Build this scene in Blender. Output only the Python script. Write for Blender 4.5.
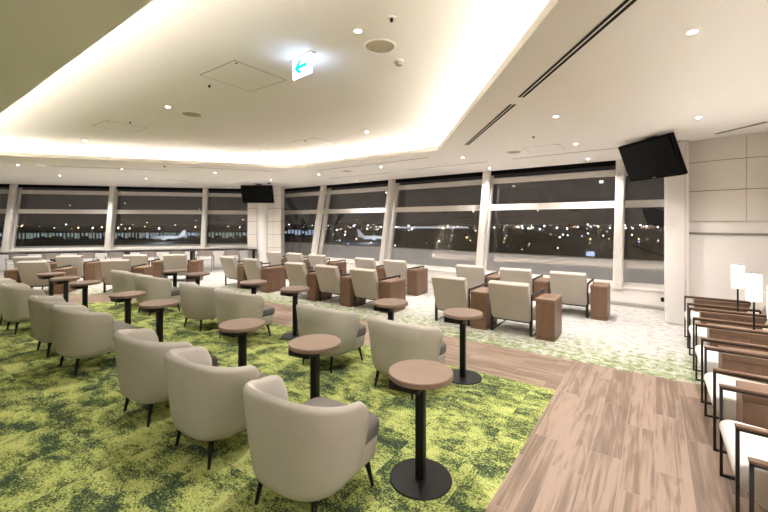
import bpy, bmesh, math, random
from mathutils import Vector, Matrix
C = bpy.context.scene.collection
for o in list(bpy.data.objects): bpy.data.objects.remove(o)
R = math.radians
# ------------------------------------------------------------ camera
cam_d = bpy.data.cameras.new('camera'); cam = bpy.data.objects.new('camera', cam_d); C.objects.link(cam)
cam.location = (0, 0, 1.65); cam.rotation_euler = (R(90), 0, R(35.5))
cam_d.sensor_width = 36; cam_d.lens = 36 * 380 / 768; cam_d.shift_y = -34 / 768
cam_d.clip_start = 0.02; cam_d.clip_end = 4000
bpy.context.scene.camera = cam
# ------------------------------------------------------------ world, exposure
w = bpy.data.worlds.new('night'); bpy.context.scene.world = w; w.use_nodes = True
w.node_tree.nodes['Background'].inputs[0].default_value = (0.011, 0.0095, 0.0085, 1)
w.node_tree.nodes['Background'].inputs[1].default_value = 1.0
vs = bpy.context.scene.view_settings
vs.view_transform = 'Standard'; vs.look = 'None'; vs.gamma = 1; vs.use_curve_mapping = False
vs.exposure = 1.72
COVE_W = 2.2        # watts per metre of cove strip
DOWN_W = 14.5       # watts per downlight
LAMP_W = 8.0
WARM = (1.0, 0.93, 0.83)
DOWNC = (1.0, 0.97, 0.95)
# ------------------------------------------------------------ materials
def lin(r, g, b):
    f = lambda c: (c/255/12.92) if c/255 <= .04045 else ((c/255+.055)/1.055)**2.4
    return (f(r), f(g), f(b), 1)
def fl(r, g, b): return tuple(c*.82 for c in lin(r, g, b)[:3])+(1,)
def nm(name):
    m = bpy.data.materials.new(name); m.use_nodes = True
    nt = m.node_tree; return m, nt, nt.nodes['Principled BSDF']
def N(nt, t, **kw):
    n = nt.nodes.new(t)
    for k, v in kw.items():
        if k.startswith('_'): setattr(n, k[1:], v)
        else: n.inputs[k.replace('__', ' ')].default_value = v
    return n
def ramp(nt, stops):
    n = nt.nodes.new('ShaderNodeValToRGB'); e = n.color_ramp.elements
    while len(e) < len(stops): e.new(.5)
    for i, (p, c) in enumerate(stops): e[i].position = p; e[i].color = c
    return n
def plain(name, col, rough=.5, metal=0, spec=.5, noise=0, nscale=60, bump=0):
    m, nt, b = nm(name); L = nt.links
    b.inputs['Roughness'].default_value = rough; b.inputs['Metallic'].default_value = metal
    b.inputs['Specular IOR Level'].default_value = spec
    tc = N(nt, 'ShaderNodeTexCoord')
    n = N(nt, 'ShaderNodeTexNoise', Scale=nscale, Detail=4.0); L.new(tc.outputs['Object'], n.inputs['Vector'])
    k = max(noise, .015)
    r = ramp(nt, [(.3, tuple(c*(1-k) for c in col[:3])+(1,)), (.7, tuple(min(1, c*(1+k)) for c in col[:3])+(1,))])
    L.new(n.outputs['Fac'], r.inputs[0]); L.new(r.outputs[0], b.inputs['Base Color'])
    if bump:
        bp = N(nt, 'ShaderNodeBump', Strength=bump, Distance=.002); L.new(n.outputs['Fac'], bp.inputs['Height'])
        L.new(bp.outputs[0], b.inputs['Normal'])
    return m
def emit(name, col, s):
    m = bpy.data.materials.new(name); m.use_nodes = True; nt = m.node_tree; nt.nodes.clear()
    e = N(nt, 'ShaderNodeEmission', Color=col, Strength=s); o = nt.nodes.new('ShaderNodeOutputMaterial')
    nt.links.new(e.outputs[0], o.inputs[0]); return m
def wood(name, c1, c2, rough=.45, axis='X', scale=1.0):
    m, nt, b = nm(name); L = nt.links; b.inputs['Roughness'].default_value = rough
    b.inputs['Specular IOR Level'].default_value = .35
    tc = N(nt, 'ShaderNodeTexCoord'); mp = N(nt, 'ShaderNodeMapping')
    s = {'X': (1.2, 22, 22), 'Y': (22, 1.2, 22), 'Z': (22, 22, 1.2)}[axis]
    mp.inputs['Scale'].default_value = tuple(q*scale for q in s)
    L.new(tc.outputs['Object'], mp.inputs[0])
    n = N(nt, 'ShaderNodeTexNoise', Scale=2.0, Detail=8.0, Roughness=.65, Distortion=.4); L.new(mp.outputs[0], n.inputs['Vector'])
    r = ramp(nt, [(.3, c1), (.7, c2)]); L.new(n.outputs['Fac'], r.inputs[0]); L.new(r.outputs[0], b.inputs['Base Color'])
    return m
def plank_mat(name, rot):
    m, nt, b = nm(name); L = nt.links; b.inputs['Roughness'].default_value = .42
    b.inputs['Specular IOR Level'].default_value = .35
    g = N(nt, 'ShaderNodeNewGeometry'); mp = N(nt, 'ShaderNodeMapping'); mp.inputs['Rotation'].default_value = (0, 0, rot)
    L.new(g.outputs['Position'], mp.inputs[0])
    br = N(nt, 'ShaderNodeTexBrick', Scale=1.0, Mortar__Size=.0022, Bias=0.0, Brick__Width=.92, Row__Height=.19)
    br.offset = .37; br.offset_frequency = 2
    br.inputs['Color1'].default_value = (0, 0, 0, 1); br.inputs['Color2'].default_value = (1, 1, 1, 1); br.inputs['Mortar'].default_value = (.5, .5, .5, 1)
    br.inputs['Mortar Smooth'].default_value = .1
    L.new(mp.outputs[0], br.inputs['Vector'])
    # per-plank offset of the grain
    sc = N(nt, 'ShaderNodeVectorMath', _operation='SCALE'); sc.inputs['Scale'].default_value = 7.3
    L.new(br.outputs['Color'], sc.inputs[0])
    ad = N(nt, 'ShaderNodeVectorMath', _operation='ADD'); L.new(mp.outputs[0], ad.inputs[0]); L.new(sc.outputs[0], ad.inputs[1])
    m2 = N(nt, 'ShaderNodeMapping'); m2.inputs['Scale'].default_value = (.55, 5, 1); L.new(ad.outputs[0], m2.inputs[0])
    n1 = N(nt, 'ShaderNodeTexNoise', Scale=1.3, Detail=3.0, Roughness=.5, Distortion=.7); L.new(m2.outputs[0], n1.inputs['Vector'])
    mu = N(nt, 'ShaderNodeMath', _operation='MULTIPLY'); mu.inputs[1].default_value = 34; L.new(n1.outputs['Fac'], mu.inputs[0])
    si = N(nt, 'ShaderNodeMath', _operation='SINE'); L.new(mu.outputs[0], si.inputs[0])
    m3 = N(nt, 'ShaderNodeMapping'); m3.inputs['Scale'].default_value = (.6, 22, 1); L.new(ad.outputs[0], m3.inputs[0])
    n2 = N(nt, 'ShaderNodeTexNoise', Scale=1.5, Detail=5.0, Roughness=.7); L.new(m3.outputs[0], n2.inputs['Vector'])
    a1 = N(nt, 'ShaderNodeMath', _operation='MULTIPLY_ADD'); a1.inputs[1].default_value = .085; L.new(si.outputs[0], a1.inputs[0]); L.new(n2.outputs['Fac'], a1.inputs[2])
    a2 = N(nt, 'ShaderNodeMath', _operation='MULTIPLY_ADD'); a2.inputs[1].default_value = .22; L.new(br.outputs['Color'], a2.inputs[0]); L.new(a1.outputs[0], a2.inputs[2])
    n3 = N(nt, 'ShaderNodeTexNoise', Scale=1.0, Detail=2.0); m4 = N(nt, 'ShaderNodeMapping'); m4.inputs['Scale'].default_value = (1.2, 6, 1)
    L.new(ad.outputs[0], m4.inputs[0]); L.new(m4.outputs[0], n3.inputs['Vector'])
    a3 = N(nt, 'ShaderNodeMath', _operation='MULTIPLY_ADD'); a3.inputs[1].default_value = .5; L.new(n3.outputs['Fac'], a3.inputs[0]); L.new(a2.outputs[0], a3.inputs[2])
    r = ramp(nt, [(.35, fl(92, 73, 58)), (.80, fl(138, 115, 97)), (1.22, fl(170, 146, 127))])
    L.new(a3.outputs[0], r.inputs[0])
    mx = N(nt, 'ShaderNodeMix', _data_type='RGBA'); L.new(br.outputs['Fac'], mx.inputs[0]); L.new(r.outputs[0], mx.inputs[6]); mx.inputs[7].default_value = fl(170, 150, 136)
    L.new(mx.outputs[2], b.inputs['Base Color'])
    bp = N(nt, 'ShaderNodeBump', Strength=.15, Distance=.002); L.new(n2.outputs['Fac'], bp.inputs['Height']); L.new(bp.outputs[0], b.inputs['Normal'])
    return m
def green_carpet():
    m, nt, b = nm('green_carpet'); L = nt.links; b.inputs['Roughness'].default_value = .95; b.inputs['Specular IOR Level'].default_value = .1
    g = N(nt, 'ShaderNodeNewGeometry')
    # tiles of half a metre, each shifting its pattern
    tl = N(nt, 'ShaderNodeVectorMath', _operation='SNAP'); tl.inputs[1].default_value = (.5, .5, 10); L.new(g.outputs['Position'], tl.inputs[0])
    wn = N(nt, 'ShaderNodeTexWhiteNoise'); L.new(tl.outputs[0], wn.inputs['Vector'])
    sc = N(nt, 'ShaderNodeVectorMath', _operation='SCALE'); sc.inputs['Scale'].default_value = .28; L.new(wn.outputs['Color'], sc.inputs[0])
    ad = N(nt, 'ShaderNodeVectorMath', _operation='ADD'); L.new(g.outputs['Position'], ad.inputs[0]); L.new(sc.outputs[0], ad.inputs[1])
    mp = N(nt, 'ShaderNodeMapping'); mp.inputs['Scale'].default_value = (1.0, 1.5, 1); L.new(ad.outputs[0], mp.inputs[0])
    n1 = N(nt, 'ShaderNodeTexNoise', Scale=2.8, Detail=12.0, Roughness=.78, Distortion=.15); L.new(mp.outputs[0], n1.inputs['Vector'])
    n2 = N(nt, 'ShaderNodeTexNoise', Scale=70.0, Detail=3.0, Roughness=.8); L.new(g.outputs['Position'], n2.inputs['Vector'])
    a = N(nt, 'ShaderNodeMath', _operation='MULTIPLY_ADD'); a.inputs[1].default_value = .7; L.new(n2.outputs['Fac'], a.inputs[0]); L.new(n1.outputs['Fac'], a.inputs[2])
    s = N(nt, 'ShaderNodeMath', _operation='SUBTRACT'); s.inputs[1].default_value = .35; L.new(a.outputs[0], s.inputs[0])
    r = ramp(nt, [(.40, fl(54, 70, 54)), (.455, fl(80, 98, 66)), (.495, fl(134, 146, 80)), (.53, fl(182, 190, 108)), (.64, fl(206, 209, 134))])
    L.new(s.outputs[0], r.inputs[0]); L.new(r.outputs[0], b.inputs['Base Color'])
    bp = N(nt, 'ShaderNodeBump', Strength=.4, Distance=.004); L.new(n2.outputs['Fac'], bp.inputs['Height']); L.new(bp.outputs[0], b.inputs['Normal'])
    return m
def pale_carpet():
    m, nt, b = nm('pale_carpet'); L = nt.links; b.inputs['Roughness'].default_value = .95; b.inputs['Specular IOR Level'].default_value = .1
    g = N(nt, 'ShaderNodeNewGeometry')
    n1 = N(nt, 'ShaderNodeTexNoise', Scale=11.0, Detail=7.0, Roughness=.75); L.new(g.outputs['Position'], n1.inputs['Vector'])
    n0 = N(nt, 'ShaderNodeTexNoise', Scale=1.4, Detail=3.0); L.new(g.outputs['Position'], n0.inputs['Vector'])
    sx = N(nt, 'ShaderNodeSeparateXYZ'); L.new(g.outputs['Position'], sx.inputs[0])
    mr = N(nt, 'ShaderNodeMapRange'); mr.inputs['From Min'].default_value = 5.0; mr.inputs['From Max'].default_value = 7.2
    mr.inputs['To Min'].default_value = .035; mr.inputs['To Max'].default_value = -.20
    # distance from the walkway edge, straight stretch and bend
    dd = N(nt, 'ShaderNodeVectorMath', _operation='DOT_PRODUCT'); dd.inputs[1].default_value = (-.7071, .7071, 0); L.new(g.outputs['Position'], dd.inputs[0])
    d2 = N(nt, 'ShaderNodeMath', _operation='SUBTRACT'); d2.inputs[1].default_value = 9.645-5.0; L.new(dd.outputs['Value'], d2.inputs[0])
    mm = N(nt, 'ShaderNodeMath', _operation='MAXIMUM'); L.new(sx.outputs['Y'], mm.inputs[0]); L.new(d2.outputs[0], mm.inputs[1])
    L.new(mm.outputs[0], mr.inputs[0])
    a = N(nt, 'ShaderNodeMath', _operation='ADD'); L.new(n1.outputs['Fac'], a.inputs[0]); L.new(mr.outputs[0], a.inputs[1])
    a2 = N(nt, 'ShaderNodeMath', _operation='MULTIPLY_ADD'); a2.inputs[1].default_value = .12; L.new(n0.outputs['Fac'], a2.inputs[0]); L.new(a.outputs[0], a2.inputs[2])
    r = ramp(nt, [(.42, fl(218, 214, 208)), (.53, fl(206, 204, 192)), (.57, fl(178, 185, 142)), (.68, fl(128, 142, 102))])
    L.new(a2.outputs[0], r.inputs[0])
    n3 = N(nt, 'ShaderNodeTexNoise', Scale=9.0, Detail=8.0, Roughness=.8); mp = N(nt, 'ShaderNodeMapping'); mp.inputs['Location'].default_value = (5, 9, 3)
    L.new(g.outputs['Position'], mp.inputs[0]); L.new(mp.outputs[0], n3.inputs['Vector'])
    r3 = ramp(nt, [(.42, (0, 0, 0, 1)), (.56, (1, 1, 1, 1))]); L.new(n3.outputs['Fac'], r3.inputs[0])
    mx = N(nt, 'ShaderNodeMix', _data_type='RGBA', _blend_type='MIX'); L.new(r3.outputs[0], mx.inputs[0])
    ds = N(nt, 'ShaderNodeMix', _data_type='RGBA', _blend_type='MULTIPLY'); ds.inputs[0].default_value = 1; L.new(r.outputs[0], ds.inputs[6]); ds.inputs[7].default_value = (.72, .70, .68, 1)
    L.new(ds.outputs[2], mx.inputs[6]); L.new(r.outputs[0], mx.inputs[7]); L.new(mx.outputs[2], b.inputs['Base Color'])
    return m
M = {
 'ceil': plain('ceiling_paint', lin(247, 242, 236), .9, spec=.1),
 'wallw': plain('wall_white', lin(244, 238, 233), .75, spec=.2),
 'panel': plain('wall_panel', lin(236, 229, 220), .6, spec=.3),
 'frame': plain('window_frame_white', lin(232, 226, 218), .45),
 'black': plain('black_metal', (.006, .006, .006, 1), .42, spec=.3),
 'matt': plain('matt_black', (.008, .008, .008, 1), .8, spec=.2),
 'steel': plain('dark_bronze_steel', (.022, .018, .016, 1), .4, metal=.3),
 'groove': plain('dark_groove', (.02, .018, .016, 1), .9),
 'seam': plain('panel_seam', lin(120, 108, 96), .9),
 'tub': plain('tub_fabric', lin(184, 178, 168), .92, spec=.15, noise=.07, nscale=180, bump=.35),
 'tubseat': plain('seat_fabric_taupe', fl(132, 125, 121), .92, spec=.15, noise=.08, nscale=180, bump=.3),
 'club': plain('club_back_vinyl', fl(198, 188, 175), .55, spec=.3, noise=.02, nscale=8),
 'clubseat': plain('club_seat_vinyl', lin(218, 215, 210), .5, spec=.3, noise=.02, nscale=8),
 'wood': wood('console_oak', fl(116, 88, 68), fl(140, 109, 86), axis='Z'),
 'woodtop': wood('console_top_oak', fl(126, 98, 77), fl(148, 117, 94), axis='Y'),
 'table': wood('table_top_laminate', fl(146, 123, 108), fl(156, 133, 117), rough=.4, axis='X'),
 'armw': wood('arm_oak', fl(112, 86, 66), fl(134, 104, 82), axis='Y'),
 'walkw': plank_mat('plank_floor_walkway', 0), 'walkd': plank_mat('plank_floor_bend', R(-45)), 'plank': plank_mat('plank_floor_aisle', R(90)),
 'green': green_carpet(), 'pale': pale_carpet(),
 'screen': plain('tv_screen', (.0012, .0012, .0012, 1), .2, spec=.12),
 'bezel': plain('tv_bezel', (.0015, .0015, .0015, 1), .5, spec=.08),
 'grey': plain('grey_metal_rail', lin(150, 146, 140), .4, metal=.3),
 'speaker': plain('speaker_grille', lin(188, 176, 152), .8),
 'deskch': plain('desk_chair_taupe', lin(150, 140, 132), .8),
 'desktop': plain('desk_top_dark', lin(52, 48, 46), .3),
 'concrete': plain('terrace_concrete', lin(190, 186, 182), .9, noise=.06, nscale=3),
 'tarmac': plain('tarmac', (.010, .009, .0085, 1), .8, noise=.3, nscale=.02),
 'planew': plain('aircraft_white', lin(225, 225, 228), .4),
 'build': plain('terminal_wall', (.05, .045, .04, 1), .8),
 'lens': emit('downlight_lens', (1, .96, .9, 1), 24), 'strip': emit('cove_strip', (1, .92, .8, 1), 4),
 'signw': emit('sign_white', (.50, .66, 1, 1), 3.6), 'signg': emit('sign_green', (.02, .80, .82, 1), .36),
 'signtxt': emit('sign_grey_blue', (.5, .6, .85, 1), .36),
 'shade': None,
 'l_w': emit('airfield_white', (.85, .92, 1, 1), 5), 'l_o': emit('airfield_orange', (1, .6, .3, 1), 3.5),
 'l_g': emit('airfield_green', (.5, .8, .25, 1), 1.2), 'l_b': emit('airfield_blue', (.45, .6, 1, 1), 1.6),
 'bay': emit('terminal_lit_bay', (.55, .68, .62, 1), .13), 'bay3': emit('concourse_glow', (.7, .75, .8, 1), .45), 'bay2': emit('terminal_lit_bay_blue', (.5, .65, .9, 1), .24),
}
def shade_mat():
    m, nt, b = nm('lamp_shade_opal'); b.inputs['Base Color'].default_value = lin(240, 238, 235); b.inputs['Roughness'].default_value = .6
    b.inputs['Emission Color'].default_value = (1, .97, .93, 1); b.inputs['Emission Strength'].default_value = .2; return m
M['shade'] = shade_mat()
def glass_mat():
    m = bpy.data.materials.new('window_glass'); m.use_nodes = True; nt = m.node_tree; nt.nodes.clear(); L = nt.links
    o = nt.nodes.new('ShaderNodeOutputMaterial'); mx = nt.nodes.new('ShaderNodeMixShader')
    t = N(nt, 'ShaderNodeBsdfTransparent', Color=(.86, .86, .86, 1)); g = N(nt, 'ShaderNodeBsdfGlossy', Color=(1, .95, .90, 1), Roughness=.0)
    f = N(nt, 'ShaderNodeFresnel', IOR=1.6)      # both faces of the pane reflect alike: no total internal reflection
    ge = nt.nodes.new('ShaderNodeNewGeometry'); ma = N(nt, 'ShaderNodeMath', _operation='MULTIPLY_ADD')
    L.new(ge.outputs['Backfacing'], ma.inputs[0]); ma.inputs[1].default_value = 1/1.6-1.6; ma.inputs[2].default_value = 1.6; L.new(ma.outputs[0], f.inputs['IOR'])
    L.new(f.outputs[0], mx.inputs[0]); L.new(t.outputs[0], mx.inputs[1]); L.new(g.outputs[0], mx.inputs[2]); L.new(mx.outputs[0], o.inputs[0])
    return m
M['glass'] = glass_mat()
# ------------------------------------------------------------ mesh helpers
class MB:
    def __init__(s): s.bm = bmesh.new(); s.mats = []
    def box(s, x0, x1, y0, y1, z0, z1, bev=0, seg=2, f=None):
        t = bmesh.new(); r = bmesh.ops.create_cube(t, size=1)
        for v in t.verts: v.co = Vector((x0+(v.co.x+.5)*(x1-x0), y0+(v.co.y+.5)*(y1-y0), z0+(v.co.z+.5)*(z1-z0)))
        if bev: bmesh.ops.bevel(t, geom=t.edges[:], offset=bev, segments=seg, profile=.5, affect='EDGES')
        if f:
            for v in t.verts: v.co = Vector(f(v.co))
        s.add(t); return s
    def add(s, t, mat=None):
        if mat is not None:
            for v in t.verts: v.co = mat @ v.co
        me = bpy.data.meshes.new('tmp'); t.to_mesh(me); t.free(); s.bm.from_mesh(me); bpy.data.meshes.remove(me)
    def lathe(s, prof, seg=40, c=(0, 0, 0)):     # prof: list of (r, z), closed at ends when r == 0
        rings = []
        for r, z in prof:
            if r < 1e-6: rings.append([s.bm.verts.new((c[0], c[1], c[2]+z))])
            else: rings.append([s.bm.verts.new((c[0]+r*math.cos(2*math.pi*i/seg), c[1]+r*math.sin(2*math.pi*i/seg), c[2]+z)) for i in range(seg)])
        for a, b in zip(rings, rings[1:]):
            for i in range(seg):
                j = (i+1) % seg
                if len(a) == 1 and len(b) == 1: continue
                if len(a) == 1: s.bm.faces.new((a[0], b[j], b[i]))
                elif len(b) == 1: s.bm.faces.new((a[i], a[j], b[0]))
                else: s.bm.faces.new((a[i], a[j], b[j], b[i]))
        return s
    def tube(s, pts, r, seg=8, r1=None, square=False):
        pts = [Vector(p) for p in pts]; rings = []; n = len(pts)
        for i, p in enumerate(pts):
            d = (pts[min(i+1, n-1)]-pts[max(i-1, 0)]).normalized()
            up = Vector((0, 0, 1)) if abs(d.z) < .9 else Vector((0, 1, 0))
            a = d.cross(up).normalized(); b = a.cross(d)
            rr = r if r1 is None else r+(r1-r)*i/(n-1)
            sg = 4 if square else seg; off = math.pi/4 if square else 0; k = math.sqrt(2) if square else 1
            rings.append([s.bm.verts.new(p+(a*math.cos(off+2*math.pi*q/sg)+b*math.sin(off+2*math.pi*q/sg))*rr*k) for q in range(sg)])
        for a, b in zip(rings, rings[1:]):
            m = len(a)
            for i in range(m): s.bm.faces.new((a[i], a[(i+1) % m], b[(i+1) % m], b[i]))
        s.bm.faces.new(rings[0][::-1]); s.bm.faces.new(rings[-1]); return s
    def prism(s, prof, h0, h1, axis='x', bev=0, seg=3):   # prof in the other two axes
        t = bmesh.new(); vs = []
        for u, v in prof:
            vs.append(t.verts.new({'x': (h0, u, v), 'y': (u, h0, v), 'z': (u, v, h0)}[axis]))
        fc = t.faces.new(vs); ex = bmesh.ops.extrude_face_region(t, geom=[fc])
        d = {'x': (h1-h0, 0, 0), 'y': (0, h1-h0, 0), 'z': (0, 0, h1-h0)}[axis]
        bmesh.ops.translate(t, vec=d, verts=[e for e in ex['geom'] if isinstance(e, bmesh.types.BMVert)])
        if bev: bmesh.ops.bevel(t, geom=t.edges[:], offset=bev, segments=seg, profile=.5, affect='EDGES', clamp_overlap=True)
        s.add(t); return s
    def build(s, name, mat, parent=None, sharp=40, loc=None):
        bmesh.ops.remove_doubles(s.bm, verts=s.bm.verts, dist=1e-6)
        bmesh.ops.recalc_face_normals(s.bm, faces=s.bm.faces)
        me = bpy.data.meshes.new(name); s.bm.to_mesh(me); s.bm.free()
        me.materials.append(mat)
        for p in me.polygons: p.use_smooth = True
        me.set_sharp_from_angle(angle=R(sharp))
        o = bpy.data.objects.new(name, me); C.objects.link(o)
        if parent: o.parent = parent
        if loc: o.location = loc
        return o
def tag(o, label=None, cat=None, group=None, kind=None):
    for k, v in (('label', label), ('category', cat), ('group', group), ('kind', kind)):
        if v: o[k] = v
    return o
def empty(name, label=None, cat=None, group=None, loc=(0, 0, 0), rz=0):
    o = bpy.data.objects.new(name, None); C.objects.link(o); o.empty_display_size = .1
    o.location = loc; o.rotation_euler = (0, 0, rz); return tag(o, label, cat, group)
def struct(o): o['kind'] = 'structure'; return o
def copy_tree(o, parent=None):
    c = o.copy(); C.objects.link(c)
    if parent: c.parent = parent
    for ch in list(o.children):
        copy_tree(ch, c)
    return c
first = {}
def place(key, maker, label, loc, rz=0, group=None):
    if key not in first: o = maker(); first[key] = o
    else: o = copy_tree(first[key])
    o.location = loc; o.rotation_euler = (0, 0, rz); o['label'] = label
    if group: o['group'] = group
    return o
ORD = ['first', 'second', 'third', 'fourth', 'fifth', 'sixth', 'seventh', 'eighth', 'ninth', 'tenth', 'eleventh', 'twelfth']
# ------------------------------------------------------------ plan
ZS, ZI, ZO = 2.95, 3.20, 3.35      # soffit, recess, pocket top
TILT = .19
class Wall:                          # plan line with an outward normal; outward lean above the sill
    def __init__(s, p0, p1, out, sill):
        s.p = Vector((p0[0], p0[1])); d = Vector((p1[0]-p0[0], p1[1]-p0[1])); s.len = d.length; s.d = d.normalized()
        s.n = Vector((-s.d.y, s.d.x));  s.sill = sill
        if s.n.dot(Vector(out)) < 0: s.n = -s.n
    def at(s, a, d, z):
        t = d+max(0, z-.34)*TILT
        q = s.p+s.d*a+s.n*t; return (q.x, q.y, z)
    def f(s, c): return s.at(c.x, c.y, c.z)
    def flat(s, c): q = s.p+s.d*c.x+s.n*c.y; return (q.x, q.y, c.z)
WR = Wall((.9, 8.77), (-11.95, 9.37), (0, 1), .34)
WL = Wall((-12.12, 9.45), (-20.9, -1.05), (-1, .8), .66)
# ---- floor
def poly(name, pts, z, mat):
    b = MB(); b.bm.faces.new([b.bm.verts.new((x, y, z)) for x, y in pts])
    ex = bmesh.ops.extrude_face_region(b.bm, geom=b.bm.faces[:])
    bmesh.ops.translate(b.bm, vec=(0, 0, -.12), verts=[e for e in ex['geom'] if isinstance(e, bmesh.types.BMVert)])
    return struct(b.build(name, mat))
xl = lambda y: -12.12+(9.45-y)/10.5*-8.78-.4
poly('floor', [(-.79, -3.5), (1.8, -3.5), (1.8, 5.0), (-.79, 5.0)], 0, M['plank'])
poly('floor_walkway', [(-8.64, 5.0), (-8.24, 4.01), (-.79, 4.01), (-.79, 5.0)], 0, M['walkw'])
poly('floor_walkway_bend', [(-8.64, 5.0), (-17.14, -3.5), (-15.75, -3.5), (-8.24, 4.01)], 0, M['walkd'])
poly('floor_green_carpet', [(-15.75, -3.5), (-.79, -3.5), (-.79, 4.01), (-8.24, 4.01)], 0, M['green'])
poly('floor_pale_carpet', [(-8.64, 5.0), (1.8, 5.0), (1.8, 9.2), (.9, 9.2), (-12.2, 9.8), (-12.6, 9.8), (xl(-3.5), -3.5), (-17.14, -3.5)], 0, M['pale'])
# ---- ceiling: soffit with a trapezoid recess
CV = [(.55, 1.02), (-3.2, 6.19), (-7.2, 6.22), (-10.85, 1.05)]
def off(pts, d):                     # outward offset of a convex ring
    n = len(pts); c = sum((Vector(p) for p in pts), Vector((0, 0)))/n; L = []
    for i in range(n):
        a, b = Vector(pts[i]), Vector(pts[(i+1) % n]); e = (b-a).normalized(); m = Vector((e.y, -e.x))
        if m.dot((a+b)/2-c) < 0: m = -m
        L.append((a+m*d, e))
    out = []
    for i in range(n):
        p, e = L[i-1]; q, g = L[i]
        t = ((q-p).x*g.y-(q-p).y*g.x)/(e.x*g.y-e.y*g.x); v = p+e*t; out.append((v.x, v.y))
    return out
tR0, tR1 = WR.at(0, .02, ZS), WR.at(WR.len+.05, .02, ZS); tL0, tL1 = WL.at(-.1, .02, ZS), WL.at(WL.len, .02, ZS)
outer = [(1.8, -3.5), (1.8, 8.4), (tR0[0], tR0[1]), (tR1[0]+.05, tR1[1]), (tL0[0], tL0[1]), (tL1[0], tL1[1]), (-21.4, -3.5)]
def ring_face(b, o_pts, i_pts, z):
    vo = [b.bm.verts.new((x, y, z)) for x, y in o_pts]; vi = [b.bm.verts.new((x, y, z)) for x, y in i_pts]
    ed = [b.bm.edges.new((vo[i], vo[(i+1) % len(vo)])) for i in range(len(vo))]+[b.bm.edges.new((vi[i], vi[(i+1) % len(vi)])) for i in range(len(vi))]
    bmesh.ops.triangle_fill(b.bm, edges=ed, use_beauty=True)
def band(b, p, z0, q, z1):
    n = len(p); a = [b.bm.verts.new((x, y, z0)) for x, y in p]; c = [b.bm.verts.new((x, y, z1)) for x, y in q]
    for i in range(n): b.bm.faces.new((a[i], a[(i+1) % n], c[(i+1) % n], c[i]))
b = MB(); ring_face(b, outer, CV, ZS)
lip, back = off(CV, .03), off(CV, .34)
band(b, CV, ZS, CV, ZS+.075); band(b, CV, ZS+.075, lip, ZS+.075); band(b, lip, ZS+.075, lip, ZS+.02)
band(b, lip, ZS+.02, back, ZS+.02); band(b, back, ZS+.02, back, ZI)
b.bm.faces.new([b.bm.verts.new((x, y, ZI)) for x, y in back])
struct(b.build('ceiling', M['ceil'], sharp=20))
b = MB(); b.box(-21.5, 1.9, -3.6, 10.6, ZO, ZO+.1); struct(b.build('ceiling_slab', M['matt']))
# cove strips: LED profile lying in the trough + its light
mid = off(CV, .24)
for i in range(4):
    a, c = Vector(mid[i]), Vector(mid[(i+1) % 4]); L_ = (c-a).length; e = (c-a).normalized()
    b = MB(); b.box(-L_/2+.1, L_/2-.1, -.012, .012, 0, .012)
    t = empty('cove_light_strip', ['linear cove light hidden along the right edge of the ceiling recess', 'linear cove light hidden along the window side of the ceiling recess', 'linear cove light hidden along the far left edge of the ceiling recess', 'linear cove light hidden along the near edge of the ceiling recess'][i], 'light', 'cove lights round the recess', ((a.x+c.x)/2, (a.y+c.y)/2, ZS+.0205), math.atan2(e.y, e.x))
    b.build('light_strip', M['strip'], t)
    ld = bpy.data.lights.new('cove_lamp', 'AREA'); ld.shape = 'RECTANGLE'; ld.size = L_-.1; ld.size_y = .03
    ld.energy = COVE_W*L_; ld.color = WARM; ld.spread = R(125)
    lo = bpy.data.objects.new('cove_lamp', ld); C.objects.link(lo)
    cen = Vector((-5.2, 3.6)); m = Vector((-e.y, e.x))
    if m.dot(cen-(a+c)/2) < 0: m = -m
    dirv = Vector((m.x*.97, m.y*.97, .18)).normalized()
    lo.location = ((a.x+c.x)/2, (a.y+c.y)/2, ZS+.045)
    ez = -dirv; ex = Vector((e.x, e.y, 0)); ey = ez.cross(ex)
    lo.rotation_euler = Matrix((ex, ey, ez)).transposed().to_euler()
# ---- window walls
def window_wall(W, posts, tag0, side, k0):
    s0, s1 = -.2, W.len+.15; sl = W.sill
    struct(MB().box(s0, s1, 0, .42, 0, sl, f=W.flat).build('wall_'+side, M['wallw']))
    dt = (sl-.34)*TILT
    struct(MB().box(s0, s1, -.03, .46, sl, sl+.03, bev=.006, f=W.flat).build('trim_%d' % tag0, M['frame']))
    struct(MB().box(s0, s1, .0, .30, 0, .07, f=W.flat).build('baseboard_'+side, M['frame']))
    z0, z1, z2, z3, z4, z5 = sl+.03, sl+.09, 1.95, 2.10, 2.64, 2.78
    b = MB()
    for a, c in ((z0, z1), (z2, z3), (z4, z5), (3.12, 3.3)): b.box(s0, s1, .27, .37, a, c, f=W.f)
    ps = sorted(posts)
    for p in ps: b.box(p-.05, p+.05, .25, .38, z0, 3.3, f=W.f)
    struct(b.build('trim_%d' % (tag0+1), M['frame']))
    for p in ps:
        b = MB(); b.box(p-.085, p+.085, -.08, .10, sl-.02, ZS+.02, bev=.03, seg=3, f=W.f)
        tag0 += 1; struct(b.build('trim_%d' % (tag0+1), M['frame']))
    # blind pocket above the soffit edge
    b = MB(); b.box(s0, s1, .05, .5, 3.28, 3.34, f=W.f); struct(b.build('trim_%d' % (tag0+2), M['matt']))
    b = MB(); b.box(s0, s1, .035, .05, ZS, 3.34, f=W.f); struct(b.build('trim_%d' % (tag0+3), M['matt']))
    b = MB(); b.box(s0, s1, .16, .24, 2.86, 3.10, f=W.f); struct(b.build('trim_%d' % (tag0+4), M['matt']))
    ee = [s0]+ps+[s1]; k = k0
    for a, c in zip(ee, ee[1:]):
        if c-a < .4: continue
        b = MB()
        for q, r_ in ((z1, z2), (z3, z4), (z5, 3.12)): b.box(a+.05, c-.05, .315, .325, q, r_, f=W.f)
        struct(b.build('window_%d' % k, M['glass'])); k += 1
    return k
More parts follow.
